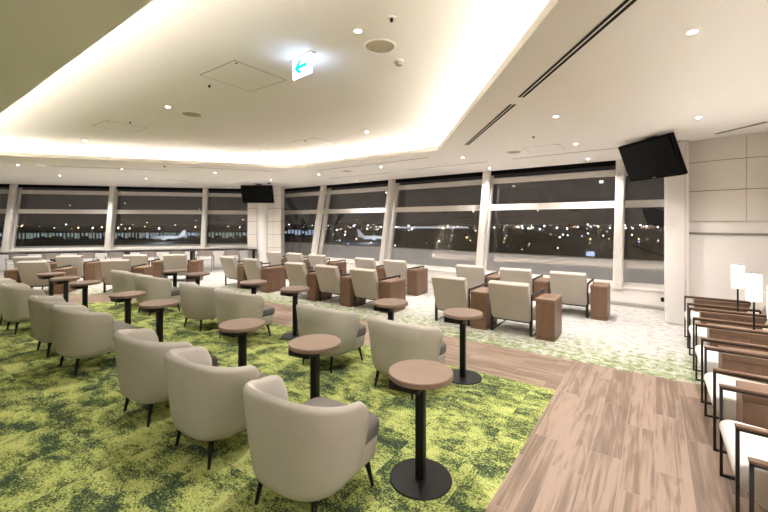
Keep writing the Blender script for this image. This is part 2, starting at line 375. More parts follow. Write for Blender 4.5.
def s_on(W, x, y): return (Vector((x, y))-W.p).dot(W.d)
pr = [s_on(WR, *p) for p in [(-.604, 8.833), (-3.533, 8.979), (-6.579, 9.114), (-9.627, 9.261)]]
pl = [s_on(WL, *p) for p in [(-17.577, 2.936), (-15.677, 5.214), (-13.688, 7.592), (-19.5, .5)]]
k = window_wall(WR, pr, 1, 'right', 1); window_wall(WL, pl, 20, 'left', k)
# ---- solid walls out of frame and the end wall
struct(MB().box(1.75, 1.9, -3.5, 8.2, 0, ZO).build('wall_near_right', M['wallw']))
struct(MB().box(-21.4, 1.9, -3.65, -3.5, 0, ZO).build('wall_back', M['wallw']))
struct(MB().box(-21.55, -21.3, -3.65, -.8, 0, ZO).build('wall_far_left', M['wallw']))
# curved end wall of the right-hand chairs
arc = [(.40, 7.90), (.50, 7.865), (.62, 7.80), (.76, 7.74), (.92, 7.70), (1.10, 7.685), (1.30, 7.68), (1.55, 7.68), (1.8, 7.68)]
def wallstrip(name, pts, z0, z1, th, mat):
    b = MB(); P = [(x, y) for x, y in pts]; Q = [(x, y+th) for x, y in pts][::-1]
    b.prism(P+Q, z0, z1, 'z'); return struct(b.build(name, mat, sharp=30))
wallstrip('wall_end', [(x, y+.03) for x, y in arc], 0, 3.0, .2, M['wallw'])
rows = [(1.665, 2.135), (2.145, 2.595), (2.605, 2.95)]
for i, (a, c) in enumerate(rows):
    wallstrip('trim_%d' % (40+2*i), arc[:6], a, c, .04, M['panel'])
    wallstrip('trim_%d' % (41+2*i), [(1.106, 7.685), (1.30, 7.68), (1.8, 7.68)], a, c, .04, M['panel'])
wallstrip('trim_46', [(x, y+.022) for x, y in arc], 1.66, 2.95, .02, M['seam'])
rail = MB(); rail.prism([(x, y+.012) for x, y in arc]+[(x, y+.035) for x, y in arc][::-1], 1.45, 1.485, 'z')
struct(rail.build('trim_47', M['grey'], sharp=30))
# right column beside the end wall
struct(MB().box(.14, .40, 7.70, 8.9, 0, ZS, bev=.03, seg=3).build('wall_column', M['wallw']))
struct(MB().box(.37, .44, 7.74, 8.3, 0, ZS).build('trim_48', M['wallw']))
struct(MB().box(.3, 1.8, 8.0, 8.6, 0, ZO).build('wall_behind_column', M['wallw']))
# corner pillar between the two window walls
ax = Vector((.814, .581)); ay = Vector((-.581, .814)); o0 = Vector((-11.36, 8.60))
PF = lambda c: (o0.x+ax.x*c.x+ay.x*c.y, o0.y+ax.y*c.x+ay.y*c.y, c.z)
struct(MB().box(-.62, .55, .03, .52, 0, ZS, f=PF).build('wall_pillar', M['seam']))
b = MB()
for z0, z1 in ((0, .26), (.27, .735), (.745, 1.20), (1.21, 1.665), (1.675, 2.13), (2.14, 2.595), (2.605, ZS)):
    b.box(-.63, -.30, 0, .06, z0, z1, f=PF); b.box(.10, .30, 0, .06, z0, z1, f=PF); b.box(.31, .56, 0, .06, z0, z1, f=PF); b.box(.54, .56, .05, .5, z0, z1, f=PF); b.box(-.64, -.60, .05, .5, z0, z1, f=PF)
struct(b.build('trim_50', M['panel']))
b = MB(); b.lathe([(0, 0), (.19, 0), (.19, ZS), (0, ZS)], 40, PF(Vector((-.10, .05, 0)))); struct(b.build('trim_51', M['wallw']))
# wall outlet on the low window wall
o = MB(); o.box(-.03, .03, -.008, 0, -.04, .04, bev=.003)
q = WR.flat(Vector((s_on(WR, .12, 8.83), 0, .2)))
tag(o.build('wall_outlet', M['black'], loc=(q[0], q[1]-.002, .2)), 'small black outlet plate on the low white wall below the last window', 'outlet').rotation_euler = (0, 0, math.atan2(-WR.d.y, -WR.d.x))
# ------------------------------------------------------------ furniture
def tub_chair():
    t = empty('tub_armchair', cat='armchair')
    n = 56
    def path(u, k):                 # u in -1..1; k 0 bottom, 1 top : outer plan
        hw = .288+(.376-.288)*k; yb = -.305-.055*k; yf = .075; r = hw
        yc = yb+r*.92
        L1 = yf-yc; arcl = math.pi*.5*r; tot = L1+arcl; s = abs(u)*tot; sg = 1 if u > 0 else -1
        if s < arcl:
            a = s/r; x = math.sin(a); y = -math.cos(a); p = .72
            x = math.copysign(abs(x)**p, x); y = math.copysign(abs(y)**p, y)
            return Vector((sg*hw*x, yc+(yc-yb)*y)), Vector((sg*math.sin(a), -math.cos(a)))
        return Vector((sg*hw, yc+(s-arcl))), Vector((sg*1.0, 0))
    b = MB(); rings = []
    for i in range(n+1):
        u = -1+2*i/n; au = abs(u)
        zt = .725-.095*au**2
        e = max(0, (au-.88)/.12); zt -= .065*(1-math.sqrt(max(0, 1-e*e)))
        zb = .165+.03*max(0, (au-.8)/.2)
        ring = []
        prof = [(0, .075, .0), (.02, .03, 0), (.06, .008, 0), (.14, .0, 0), (.4, 0, 0), (.7, 0, 0), (.93, 0, 0), (.975, .012, 0), (1.0, .035, 0), (.975, .058, 0), (.93, .07, 0), (.7, .072, 0), (.45, .075, 0), (.25, .09, 0), (.03, .13, 0)]
        for (k, ins, dz) in prof:
            kk = k**.8
            p, nn = path(u, kk); p = p-nn*ins
            ring.append(b.bm.verts.new((p.x, p.y, zb+(zt-zb)*k+dz)))
        rings.append(ring)
    m = len(rings[0])
    for r0, r1 in zip(rings, rings[1:]):
        for j in range(m): b.bm.faces.new((r0[j], r0[(j+1) % m], r1[(j+1) % m], r1[j]))
    b.bm.faces.new(rings[0]); b.bm.faces.new(rings[-1][::-1])
    b.build('shell', M['tub'], t, sharp=50)
    def rr(hw, y0, y1, z0, z1, rad, bev, taper=0):
        P = []
        for cx, cy, a0 in ((hw-rad, y1-rad, 0), (-hw+rad, y1-rad, 90), (-hw+rad, y0+rad, 180), (hw-rad, y0+rad, 270)):
            for q in range(6): a = R(a0+q*18); P.append((cx+rad*math.cos(a), cy+rad*math.sin(a)))
        b = MB(); b.prism(P, z0, z1, 'z'); t_ = b.bm
        ed = [e for e in t_.edges if abs(e.verts[0].co.z-e.verts[1].co.z) < 1e-5]
        bmesh.ops.bevel(t_, geom=ed, offset=bev, segments=3, profile=.5, affect='EDGES')
        if taper:
            for v in t_.verts:
                kx = 1-taper*(z1-v.co.z)/(z1-z0); v.co.x *= kx; v.co.y *= kx
        return b
    rr(.285, -.21, .345, .170, .30, .09, .02, .04).build('seat_base', M['tub'], t)
    rr(.285, -.22, .365, .295, .405, .09, .03).build('seat_cushion', M['tubseat'], t)
    for sx in (-1, 1):
        for sy, yy in ((-1, -.20), (1, .22)):
            b = MB(); b.tube([(sx*(.20 if sy < 0 else .235), yy*1.0, .20), (sx*(.225 if sy < 0 else .262), yy*1.18, 0)], .020, 10, .010); b.build('leg', M['black'], t)
    return t
def side_table():
    t = empty('side_table', cat='side table')
    MB().lathe([(0, 0), (.2, 0), (.2, .006), (.196, .010), (0, .012)], 48).build('base', M['black'], t)
    MB().box(-.028, .028, -.028, .028, .011, .645, bev=.004).build('pole', M['black'], t)
    MB().lathe([(0, .658), (.203, .658), (.207, .662), (.207, .688), (.203, .692), (0, .692)], 56).build('table_top', M['table'], t)
    b = MB(); b.box(-.165, .035, -.13, .03, .592, .652, bev=.004); b.box(-.14, .14, -.14, .14, .650, .6575); b.build('bracket', M['black'], t)
    return t
def club_chair(cap='steel'):
    t = empty('lounge_armchair', cat='armchair')
    for sx in (-1, 1):
        x = sx*.30; b = MB()
        for q in ([(x, -.33, .0), (x, -.33, .575)], [(x, .35, 0), (x, .35, .575)], ): b.tube([q[0], q[1]], .008, square=True)
        b.box(x-.008, x+.008, -.338, .358, .0, .016); b.box(x-.008, x+.008, -.338, .358, .564, .58)
        b.box(x-.010 if sx > 0 else x-.008, x+.008 if sx > 0 else x+.010, -.34, -.322, 0, .575)
        b.box(min(x, x-sx*.034), max(x, x-sx*.038), -.336, -.322, 0, .575)
        fr = b.build('arm_frame', M['steel'], t)
        MB().box(x-.019, x+.019, -.33, .361, .58, .594, bev=.003).build('arm_cap', M[cap], t)
    b = MB()
    for y in (-.24, .05): b.box(-.29, .29, y-.012, y+.012, .165, .187)
    b.build('crossbar', M['steel'], t)
    pr_ = [(-.24, .205), (.10, .15), (.25, .18), (.34, .27), (.368, .335), (.355, .375), (.315, .392), (-.24, .365)]
    b = MB(); b.prism(pr_, -.28, .28, 'x', bev=.018, seg=3); b.build('seat_cushion', M['clubseat'], t, sharp=60)
    # reclined back slab
    b = MB(); b.box(-.29, .29, -.055, .055, 0, .585, bev=.016, seg=3)
    a = .33
    for v in b.bm.verts:
        y, z = v.co.y, v.co.z
        v.co.y = -.275+y*math.cos(a)-z*math.sin(a)*1.0; v.co.z = .212+z*math.cos(a)*1.0+y*math.sin(a)
    b.build('backrest', M['club'], t, sharp=50)
    return t
def console(h=.572, l=.25):
    t = empty('console_box', cat='side table')
    MB().box(-.125, .125, -l, l, .05, h-.055).build('body', M['wood'], t)
    MB().box(-.12, .12, -l+.005, l-.005, .0, .046).build('plinth', M['wood'], t)
    MB().box(-.121, .121, -l+.004, l-.004, .044, .052).build('shadow_gap', M['groove'], t)
    MB().box(-.121, .121, -l+.004, l-.004, h-.057, h-.049).build('shadow_gap', M['groove'], t)
    MB().box(-.127, .127, -l-.002, l+.002, h-.051, h, bev=.002).build('top', M['woodtop'], t)
    return t
# front row of tub chairs, backs to the camera side
F1 = [-1.69, -2.645, -3.55, -5.30, -6.24, -7.86, -8.78, -9.70]
for i, x in enumerate(F1):
    place('tub', tub_chair, 'pale beige tub armchair, %s from the camera in the front row' % (['nearest', 'second', 'third', 'fourth', 'fifth', 'sixth', 'seventh', 'farthest'][i]), (x, 1.625, 0), R([3, -1, 0, 2, -1, 1, 0, 0][i]), 'tub armchairs of the front row')
F2 = [-2.05, -3.10, -4.81, -5.79, -7.43, -8.47]
for i, x in enumerate(F2):
    place('tub', tub_chair, 'beige tub armchair, %s from the right in the row beside the wooden walkway' % (ORD[i]), (x, 3.275, 0), R([-3, 0, 0, 1, -1, 0][i]), 'tub armchairs beside the walkway')
T1 = [(-1.229, 2.13), (-2.22, 2.16), (-3.18, 2.15), (-4.82, 2.14), (-5.76, 2.155), (-7.42, 2.17), (-8.28, 2.15), (-9.2, 2.17)]
for i, (x, y) in enumerate(T1):
    place('tab', side_table, 'round wood topped side table, %s from the camera in the front row' % (['nearest', 'second', 'third', 'fourth', 'fifth', 'sixth', 'seventh', 'farthest'][i]), (x, y, 0), R(8), 'side tables of the front row')
T2 = [(-1.666, 3.78), (-2.587, 3.77), (-4.25, 3.74), (-5.27, 3.77), (-6.96, 3.76), (-7.78, 3.74)]
for i, (x, y) in enumerate(T2):
    place('tab', side_table, 'round wood topped side table on black pole, %s from the right at the walkway edge' % ORD[i], (x, y, 0), R(8), 'side tables at the walkway edge')
def club_row(xs, y, cons, lab, grp):
    for i, x in enumerate(xs):
        place('club', club_chair, ('cream lounge armchair, %s' % lab) % (['rightmost', 'second from the right', 'third from the right'][i]), (x, y, 0), 0, grp)
    for i, x in enumerate(cons):
        place('con', console, ('brown oak console box, %s' % lab) % (['rightmost', 'second from the right', 'third from the right'][i]), (x, y-.16, 0), 0, grp+' (consoles)')
club_row([-1.74, -2.69], 6.01, [-1.245, -2.215], '%s in front row of right block', 'front row, right block')
club_row([-4.45, -5.40, -6.33], 6.01, [-3.975, -4.925, -5.865], '%s in front row of middle block', 'front row, middle block')
club_row([-7.90, -8.84], 6.01, [-7.43, -8.37], '%s in front row of far block', 'front row, far block')
club_row([-1.24, -2.14, -3.05], 7.70, [-.77, -1.69, -2.595], '%s in window row of right block', 'window row, right block')
club_row([-4.87, -5.75], 7.70, [-4.43, -5.31], '%s in window row of middle block', 'window row, middle block')
club_row([-7.38, -8.28, -9.18], 7.70, [-6.93, -7.83, -8.73], '%s in window row of far block', 'window row, far block')
# diagonal group towards the left windows
A46 = R(46)
def L_at(x, y, dx, dy): return (x+dx*math.cos(A46)-dy*math.sin(A46), y+dx*math.sin(A46)+dy*math.cos(A46), 0)
LC = [(-11.69, 2.68, 'near row, left one'), (-10.53, 3.88, 'near row, right one'), (-13.37, 2.91, 'far row, leftmost'), (-12.72, 3.60, 'far row, second from the left'), (-11.66, 4.73, 'far row, third from the left'), (-10.95, 5.42, 'far row, rightmost')]
for x, y, s_ in LC:
    place('club', club_chair, 'cream lounge armchair facing the left windows, %s' % s_, (x, y, 0), A46, 'armchairs facing the left windows')
for (ix, dx, s_) in [(0, -.46, 'at the left side of the left near row armchair'), (0, .46, 'at the right side of the left near row armchair'), (1, .46, 'at the right side of the right near row armchair'), (2, .47, 'between the two leftmost far row armchairs'), (3, .46, 'right of the second far row armchair'), (4, .495, 'between the third and rightmost far row armchairs'), (5, .46, 'right of the rightmost far row armchair')]:
    place('con', console, 'brown oak console box %s, left group' % s_, L_at(LC[ix][0], LC[ix][1], dx, -.16), A46, 'consoles of the left group')
# right-hand row facing left
RY = [6.65, 5.735, 4.815, 3.92, 2.985, 2.03]
for i, y in enumerate(RY):
    place('clubr', lambda: club_chair('armw'), 'white seated lounge armchair along the right edge, %s' % (['farthest, beside the white column', 'second from the white column', 'third from the white column', 'fourth from the white column', 'fifth from the white column', 'nearest to the camera'][i]), (.70, y, 0), R(90), 'armchairs along the right edge')
CY = [7.10, 6.19, 5.275, 4.368, 3.4525, 2.5075]
for i, y in enumerate(CY):
    place('con2', lambda: console(.55, .285), 'brown oak console box in the right edge row, %s from the white column' % ORD[i], (.745, y, 0), R(90), 'consoles along the right edge')
def table_lamp():
    t = empty('table_lamp', cat='lamp')
    MB().lathe([(0, 0), (.06, 0), (.06, .01), (.055, .014), (0, .014)], 32).build('base', M['black'], t)
    MB().tube([(0, 0, .01), (0, 0, .33)], .009, 10).build('stem', M['black'], t)
    MB().lathe([(.057, .303), (.061, .303), (.063, .437), (.061, .569), (.057, .569), (.059, .437), (.057, .303)], 36).build('lamp_shade', M['shade'], t)
    MB().lathe([(0, .345), (.016, .345), (.028, .385), (.016, .415), (0, .42)], 16).build('bulb', M['lens'], t)
    ld = bpy.data.lights.new('shade_lamp', 'POINT'); ld.energy = LAMP_W; ld.color = (1, .96, .90); ld.shadow_soft_size = .03
    lo = bpy.data.objects.new('shade_lamp', ld); C.objects.link(lo); lo.parent = t; lo.location = (0, 0, .46)
    return t
for i, y in enumerate(CY[1:]):
    place('lamp', table_lamp, ['white cylinder table lamp, leftmost of the three on the right consoles', 'white cylinder table lamp, middle of the three on the right consoles', 'white cylinder table lamp cut by the right edge of the photo', 'white cylinder table lamp on a near console, right of the view', 'white cylinder table lamp on the nearest console, right of the view'][i], (.81, y, .55), 0, 'table lamps on the right consoles')
# desk along the left windows
def desk_chair():
    t = empty('desk_chair', cat='chair')
    for sx in (-1, 1):
        MB().tube([(sx*.22, -.20, 0), (sx*.235, -.215, .60)], .016, 8).build('leg', M['deskch'], t)
        MB().tube([(sx*.22, .20, 0), (sx*.22, .19, .45)], .016, 8).build('leg', M['deskch'], t)
        MB().tube([(sx*.235, -.2, .56), (sx*.225, .05, .53), (sx*.22, .19, .44)], .014, 8).build('armrest', M['deskch'], t)
    MB().box(-.22, .22, -.2, .22, .39, .45, bev=.02, seg=3).build('seat', M['clubseat'], t)
    b = MB(); n = 14; rg = []
    for i in range(n+1):
        a = R(-62+124*i/n); zt = .72-.03*abs(-1+2*i/n)**3; z0 = .54
        ci, si = math.cos(a), math.sin(a)
        rg.append([b.bm.verts.new((si*.27*k, .05-ci*.29*k, z)) for k, z in ((1, z0), (1, zt), (.92, zt), (.92, z0))])
    for p, q in zip(rg, rg[1:]):
        for j in range(4): b.bm.faces.new((p[j], p[(j+1) % 4], q[(j+1) % 4], q[j]))
    b.bm.faces.new(rg[0]); b.bm.faces.new(rg[-1][::-1])
    b.build('backrest', M['deskch'], t); return t
aL = math.atan2(.642, -.767)-math.pi/2
DC = [(-15.354, 2.869), (-14.831, 3.495), (-14.247, 4.192), (-13.737, 4.803), (-13.16, 5.492), (-12.623, 6.134), (-12.086, 6.776), (-11.556, 7.411)]
for i, (x, y) in enumerate(DC):
    place('dch', desk_chair, 'taupe curved back chair at the dark window desk, %s from the left' % ORD[i], (x-.767*.1, y+.642*.1, 0), aL, 'chairs at the window desk')
t = empty('window_desk', 'long dark topped desk running along the left windows', 'desk')
s_a, s_b = .45, 10.6
MB().box(s_a, s_b, -1.35, -.80, .665, .70, bev=.005, f=WL.flat).build('desktop', M['desktop'], t)
for i in range(6):
    s_ = s_a+.1+i*(s_b-s_a-.2)/5; MB().box(s_-.04, s_+.04, -1.3, -.9, 0, .666, f=WL.flat).build('leg', M['black'], t)
# ------------------------------------------------------------ televisions
def tv(label, cx, cy, cz, wdt, hgt, yaw, tilt, rod):
    t = empty('television', label, 'television', loc=(cx, cy, cz), rz=yaw)
    rot = Matrix.Rotation(tilt, 4, 'X')
    def bx(name, mat, *a, **k):
        b = MB(); b.box(*a, **k)
        for v in b.bm.verts: v.co = rot @ v.co
        return b.build(name, mat, t)
    bx('housing', M['bezel'], -wdt/2, wdt/2, 0, .07, -hgt/2, hgt/2, bev=.012)
    bx('screen', M['screen'], -wdt/2+.035, wdt/2-.035, -.003, .004, -hgt/2+.065, hgt/2-.035)
    b = MB(); b.box(-.03, .03, -.0045, -.001, -hgt/2+.022, -hgt/2+.03)
    for v in b.bm.verts: v.co = rot @ v.co
    b.build('badge', M['grey'], t)
    bx('mount_plate', M['black'], -.2, .2, .07, .10, -.12, .12)
    b = MB(); b.tube([(0, .13, -.02), (0, .13, ZS-cz)], .025, 12); b.box(-.10, .10, .03, .23, ZS-cz-.02, ZS-cz); b.box(-.03, .03, .08, .14, -.04, .04); b.build('ceiling_pole', M['black'], t)
    return t
# facing directions from plan
tv('large black television hanging tilted from the ceiling beside the right column', -.085, 7.08, 2.60, 1.0, .62, R(35.5)-1.45, .377, True)
tv('smaller black television hanging from the ceiling before the corner pillar', -11.076+.1, 8.11-.12, 2.585, 1.06, .62, R(35.5)+.042, .36, True)
# ------------------------------------------------------------ exit sign
t = empty('exit_sign', 'glowing white ceiling exit sign with a turquoise left arrow', 'sign', loc=(-2.69, 2.455, ZI), rz=R(-7))
MB().box(-.17, .17, -.03, .03, -.012, 0, bev=.003).build('housing', M['frame'], t)
MB().box(-.14, .14, -.010, .010, -.182, -.012, bev=.001).build('sign_panel', M['signw'], t)
b = MB(); y0, y1 = -.0125, -.0102
b.prism([(-.115, -.092), (-.045, -.030), (.012, -.030), (-.038, -.074), (.085, -.074), (.085, -.110), (-.038, -.110), (.012, -.154), (-.045, -.154)], y0, y1, 'y')
b.build('arrow', M['signg'], t)
b = MB(); b.box(.045, .056, y0, y1, -.160, -.135); b.box(.062, .070, y0, y1, -.164, -.130); b.box(.078, .105, y0, y1, -.138, -.131); b.box(.078, .105, y0, y1, -.163, -.156); b.build('pictogram', M['signtxt'], t)
# ------------------------------------------------------------ ceiling fittings
def downlight():
    t = empty('downlight', cat='ceiling light')
    MB().lathe([(.027, -.0005), (.042, -.0005), (.044, -.004), (.040, -.006), (.030, -.004), (.027, -.0005)], 32).build('trim_ring', M['frame'], t)
    MB().lathe([(0, -.0015), (.027, -.0015), (.027, -.0005), (0, -.0005)], 28).build('lens', M['lens'], t)
    ld = bpy.data.lights.new('downlight_lamp', 'SPOT'); ld.energy = DOWN_W*4; ld.color = DOWNC; ld.spot_size = R(130); ld.spot_blend = .8; ld.shadow_soft_size = .05
    lo = bpy.data.objects.new('downlight_lamp', ld); C.objects.link(lo); lo.parent = t; lo.location = (0, 0, -.02)
    return t
DL = [(-1.963, 2.388, 1, 'beside the large round speaker in the recess'), (-5.346, 2.478, 1, 'beside the second speaker in the recess'), (-4.041, 5.157, 1, 'in the recess near its window side right corner'),
 (-6.984, 5.281, 1, 'in the recess near its window side left corner'), (-8.882, 2.595, 1, 'in the far left part of the recess'),
 (.208, 3.343, 0, 'large looking, at the top right above the aisle'), (-.995, 5.043, 0, 'right of the long air slot, above the walkway end'), (-1.075, 7.015, 0, 'by the hatch left of the large television'),
 (-1.129, 8.829, 0, 'next to the last window bay, close to the glass'), (.443, 6.125, 0, 'between the large television and the curved wall'), (-3.238, 8.929, 0, 'close to the glass at the second window post'),
 (-3.154, 7.159, 0, 'before the second window bay'), (-5.276, 7.27, 0, 'beyond the recess corner, before the third window bay'), (-7.604, 9.198, 0, 'close to the glass of the fourth window bay'),
 (-7.49, 7.432, 0, 'before the fourth window bay, beyond the cove'), (-9.681, 7.542, 0, 'right of the corner pillar'), (-9.4, 5.545, 0, 'left of the recess, toward the small television'),
 (-11.182, 6.823, 0, 'left of the small television'), (-13.199, 6.344, 0, 'near the left windows, above the desk'), (-10.646, 3.853, 0, 'left of the recess, above the near left group'),
 (-12.388, 5.112, 0, 'above the far row of the left group'), (-13.546, 3.385, 0, 'above the leftmost armchairs of the left group'), (-11.83, 2.205, 0, 'at the far left beyond the cove edge'),
 (-16.402, 2.919, 0, 'at the far left close to the glass'), (-15.309, 4.636, 0, 'above the left windows, second bay'),
 (1.2, 1.5, 0, 'added out of view above the near right armchairs'), (1.0, -1.2, 0, 'added unseen behind the camera on the right'), (-2.2, -1.2, 0, 'added unseen behind the camera above the carpet'), (-9, -1.2, 0, 'added unseen behind the camera at the far left'), (-10.5, .2, 0, 'added unseen above the carpet far left of the camera'), (-14.6, 1.2, 0, 'added unseen near the left windows outside the frame')]  # this last line: unseen downlights added to brighten the room and soffit
for x, y, r_, s_ in DL:
    place('dl', downlight, 'small round recessed downlight %s' % s_, (x, y, (ZI if r_ else ZS)), 0, 'recessed ceiling downlights')
def speaker():
    t = empty('ceiling_speaker', cat='speaker')
    MB().lathe([(0, -.006), (.125, -.006), (.125, 0), (0, 0)], 40).build('grille', M['speaker'], t)
    MB().lathe([(.125, -.0), (.142, -.0), (.140, -.008), (.127, -.009), (.125, 0)], 40).build('rim', M['ceil'], t); return t
for x, y, z, s_ in [(-1.973, 2.704, ZI, 'in the recess near the exit sign'), (-5.412, 2.838, ZI, 'in the middle of the recess'), (-2.135, 7.147, ZS, 'beside the ceiling hatch left of the television'), (-6.395, 7.337, ZS, 'above the middle armchair block'), (-11.848, 5.996, ZS, 'left of the small television')]:
    place('spk', speaker, 'round beige ceiling speaker %s' % s_, (x, y, z), 0, 'ceiling speakers')
def detector():
    t = empty('smoke_detector', cat='detector')
    MB().lathe([(0, -.012), (.052, -.012), (.052, 0), (0, 0)], 28).build('base', M['frame'], t)
    MB().lathe([(0, -.045), (.03, -.042), (.036, -.012), (0, -.012)], 24).build('sensor', M['speaker'], t); return t
for x, y, z, s_ in [(-2.008, 3.062, ZI, 'beside the large speaker in the recess'), (-9.2, 4.2, ZS, 'left of the recess')]:
    place('det', detector, 'small white smoke detector %s' % s_, (x, y, z), 0, 'smoke detectors')
def sprinkler():
    t = empty('sprinkler', cat='sprinkler')
    MB().lathe([(0, -.004), (.035, -.004), (.035, 0), (0, 0)], 24).build('plate', M['frame'], t)
    MB().lathe([(0, -.03), (.012, -.028), (.012, -.004), (0, -.004)], 16).build('head', M['black'], t); return t
for x, y, z, s_ in [(-1.63, 2.384, ZI, 'above the nearest downlight'), (-4.1, 2.35, ZI, 'beside the large hatch'), (-1.5, 6.0, ZS, 'near the end of the long air slot'), (-6.6, 2.5, ZI, 'beside the second hatch'), (-5.4, 5.0, ZI, 'beside the third hatch')]:
    place('spr', sprinkler, 'tiny ceiling sprinkler %s' % s_, (x, y, z), 0, 'sprinkler heads')
def dome(label, x, y):
    t = empty('dome_camera', label, 'camera', 'dome cameras', (x, y, ZS))
    MB().lathe([(0, -.02), (.055, -.02), (.055, 0), (0, 0)], 24).build('housing', M['frame'], t)
    MB().lathe([(0, -.06), (.02, -.056), (.036, -.042), (.042, -.02), (0, -.02)], 24).build('dome', M['black'], t)
dome('small dark dome camera on the ceiling right of the small television', -10.35, 8.0)
dome('small dark dome camera on the ceiling at the far left', -9.6, 1.30)
def hatch(label, x, y, w_, h_, rz, z):
    t = empty('ceiling_hatch', label, 'hatch', 'ceiling access hatches', (x, y, z), rz)
    b = MB(); g = .006
    for a in ((-w_/2, w_/2, -h_/2, -h_/2+g), (-w_/2, w_/2, h_/2-g, h_/2), (-w_/2, -w_/2+g, -h_/2, h_/2), (w_/2-g, w_/2, -h_/2, h_/2)): b.box(*a, -.0015, 0)
    b.build('rim', M['seam'], t)
    MB().box(-w_/2+g, w_/2-g, -h_/2+g, h_/2-g, -.0012, 0).build('hatch_panel', M['ceil'], t)
    MB().box(w_/2-.06, w_/2-.03, -h_/2+.04, -h_/2+.055, -.004, -.001).build('latch', M['groove'], t)
hatch('large square ceiling hatch left of the exit sign', -3.59, 2.445, .63, .63, 0, ZI)
hatch('square ceiling hatch in the middle of the recess', -7.1, 2.55, .6, .6, 0, ZI)
hatch('square ceiling hatch near the window side of the recess', -5.4, 5.25, .6, .6, 0, ZI)
hatch('square ceiling hatch left of the large television', -1.6, 7.1, .6, .55, 0, ZS)
def grille(label, p0, p1, n, wdt, grp):
    a, c = Vector(p0), Vector(p1); e = c-a; L_ = e.length
    t = empty('air_slot_grille', label, 'vent', grp, ((a.x+c.x)/2, (a.y+c.y)/2, ZS), math.atan2(e.y, e.x))
    MB().box(-L_/2, L_/2, -wdt/2, wdt/2, -.003, 0).build('frame', M['frame'], t)
    for i in range(n):
        y = -wdt/2+wdt*(i+.5)/n; h = wdt/n*.30
        MB().box(-L_/2+.01, L_/2-.01, y-h, y+h, -.0045, -.001).build('slot', M['matt'], t)
grille('long twin air slot running to the top edge of the photo', (.9, 1.26), (-1.14, 4.05), 2, .085, 'twin air slots beside the recess')
grille('shorter twin air slot ending near the windows', (-1.27, 4.23), (-2.59, 6.03), 2, .085, 'twin air slots beside the recess')
grille('dark linear air slot above the curved right wall', (.72, 7.40), (1.19, 6.88), 2, .08, 'short dark slots')
for i, (p0, p1, s_) in enumerate([((-3.7, 6.75), (-6.9, 6.82), 'just beyond the cove, middle'), ((-5.66, 8.2), (-7.9, 8.3), 'before the fourth window bay'), ((-2.92, 7.95), (-5.05, 8.05), 'before the third window bay'), ((-.5, 7.8), (-2.4, 7.9), 'running up to the large television'), ((-7.93, 6.3), (-9.0, 4.6), 'beyond the left cove edge, right piece'), ((-9.97, 4.6), (-11.4, 2.7), 'beyond the left cove edge, left piece')]):
    grille('narrow linear ceiling slot %s' % s_, p0, p1, 1, .035, 'narrow ceiling slots')
# ------------------------------------------------------------ outside
def terrace(W, name, n_):
    b = MB(); b.box(-3, W.len+3, 1.75, 1.95, -1.5, n_, f=W.flat); b.box(-3, W.len+3, 1.70, 2.0, n_, n_+.04, f=W.flat)
    struct(b.build('wall_parapet_'+name, M['concrete'])); struct(MB().box(-3, W.len+3, .42, 1.75, -.4, -.15, f=W.flat).build('floor_terrace_'+name, M['concrete']))
terrace(WR, 'right', .72); terrace(WL, 'left', .70)
struct(MB().box(-2600, 1800, -1800, 2900, -19, -18).build('floor_airfield', M['tarmac']))
rnd = random.Random(4)
def out_at(px, D, z): X = (px-384)/380*D; return (.814*X-.581*D, .581*X+.814*D, z)
def airfield_light(kind, r0):
    b = MB(); t_ = bmesh.new(); bmesh.ops.create_icosphere(t_, subdivisions=2, radius=1); b.add(t_)
    return b.build('airfield_light', M[kind])
protos = {}
LBL = {'l_w': ('white airfield light glowing in the night beyond the windows', 'white airfield lights'), 'l_o': ('warm orange airfield light in the night beyond the windows', 'orange airfield lights'),
       'l_g': ('yellow green taxiway light in the night beyond the windows', 'green taxiway lights'), 'l_b': ('faint blue airfield light in the night beyond the windows', 'blue airfield lights')}
def alight(kind, px, D, z, r_):
    if kind not in protos: protos[kind] = airfield_light(kind, 1); o = protos[kind]; tag(o, LBL[kind][0], 'airfield light', LBL[kind][1])
    else: o = protos[kind].copy(); C.objects.link(o)
    o.location = out_at(px, D, z); o.scale = (r_, r_, r_)
for i in range(150):
    px = rnd.uniform(286, 668); D = rnd.uniform(700, 1300); y = max(224.5, 227.5+rnd.gauss(0, 1.8))
    z = max(-17.5, 1.65-(y-222)*D/380); alight('l_w' if rnd.random() < .62 else 'l_o', px, D, z, D/380*rnd.choice([.16, .2, .25, .35, .6]))
for i in range(55):
    px = rnd.uniform(286, 668); D = rnd.uniform(260, 640)
    alight(rnd.choice(['l_g', 'l_b', 'l_b', 'l_w', 'l_o']), px, D, -17.4, D/380*rnd.choice([.3, .4, .55]))
for i in range(34):
    px = rnd.uniform(-30, 250); D = rnd.uniform(500, 1100); y = max(224.5, 227+rnd.gauss(0, 2))
    alight('l_w' if rnd.random() < .6 else 'l_o', px, D, max(-17.4, 1.65-(y-222)*D/380), D/380*rnd.choice([.3, .4, .6]))
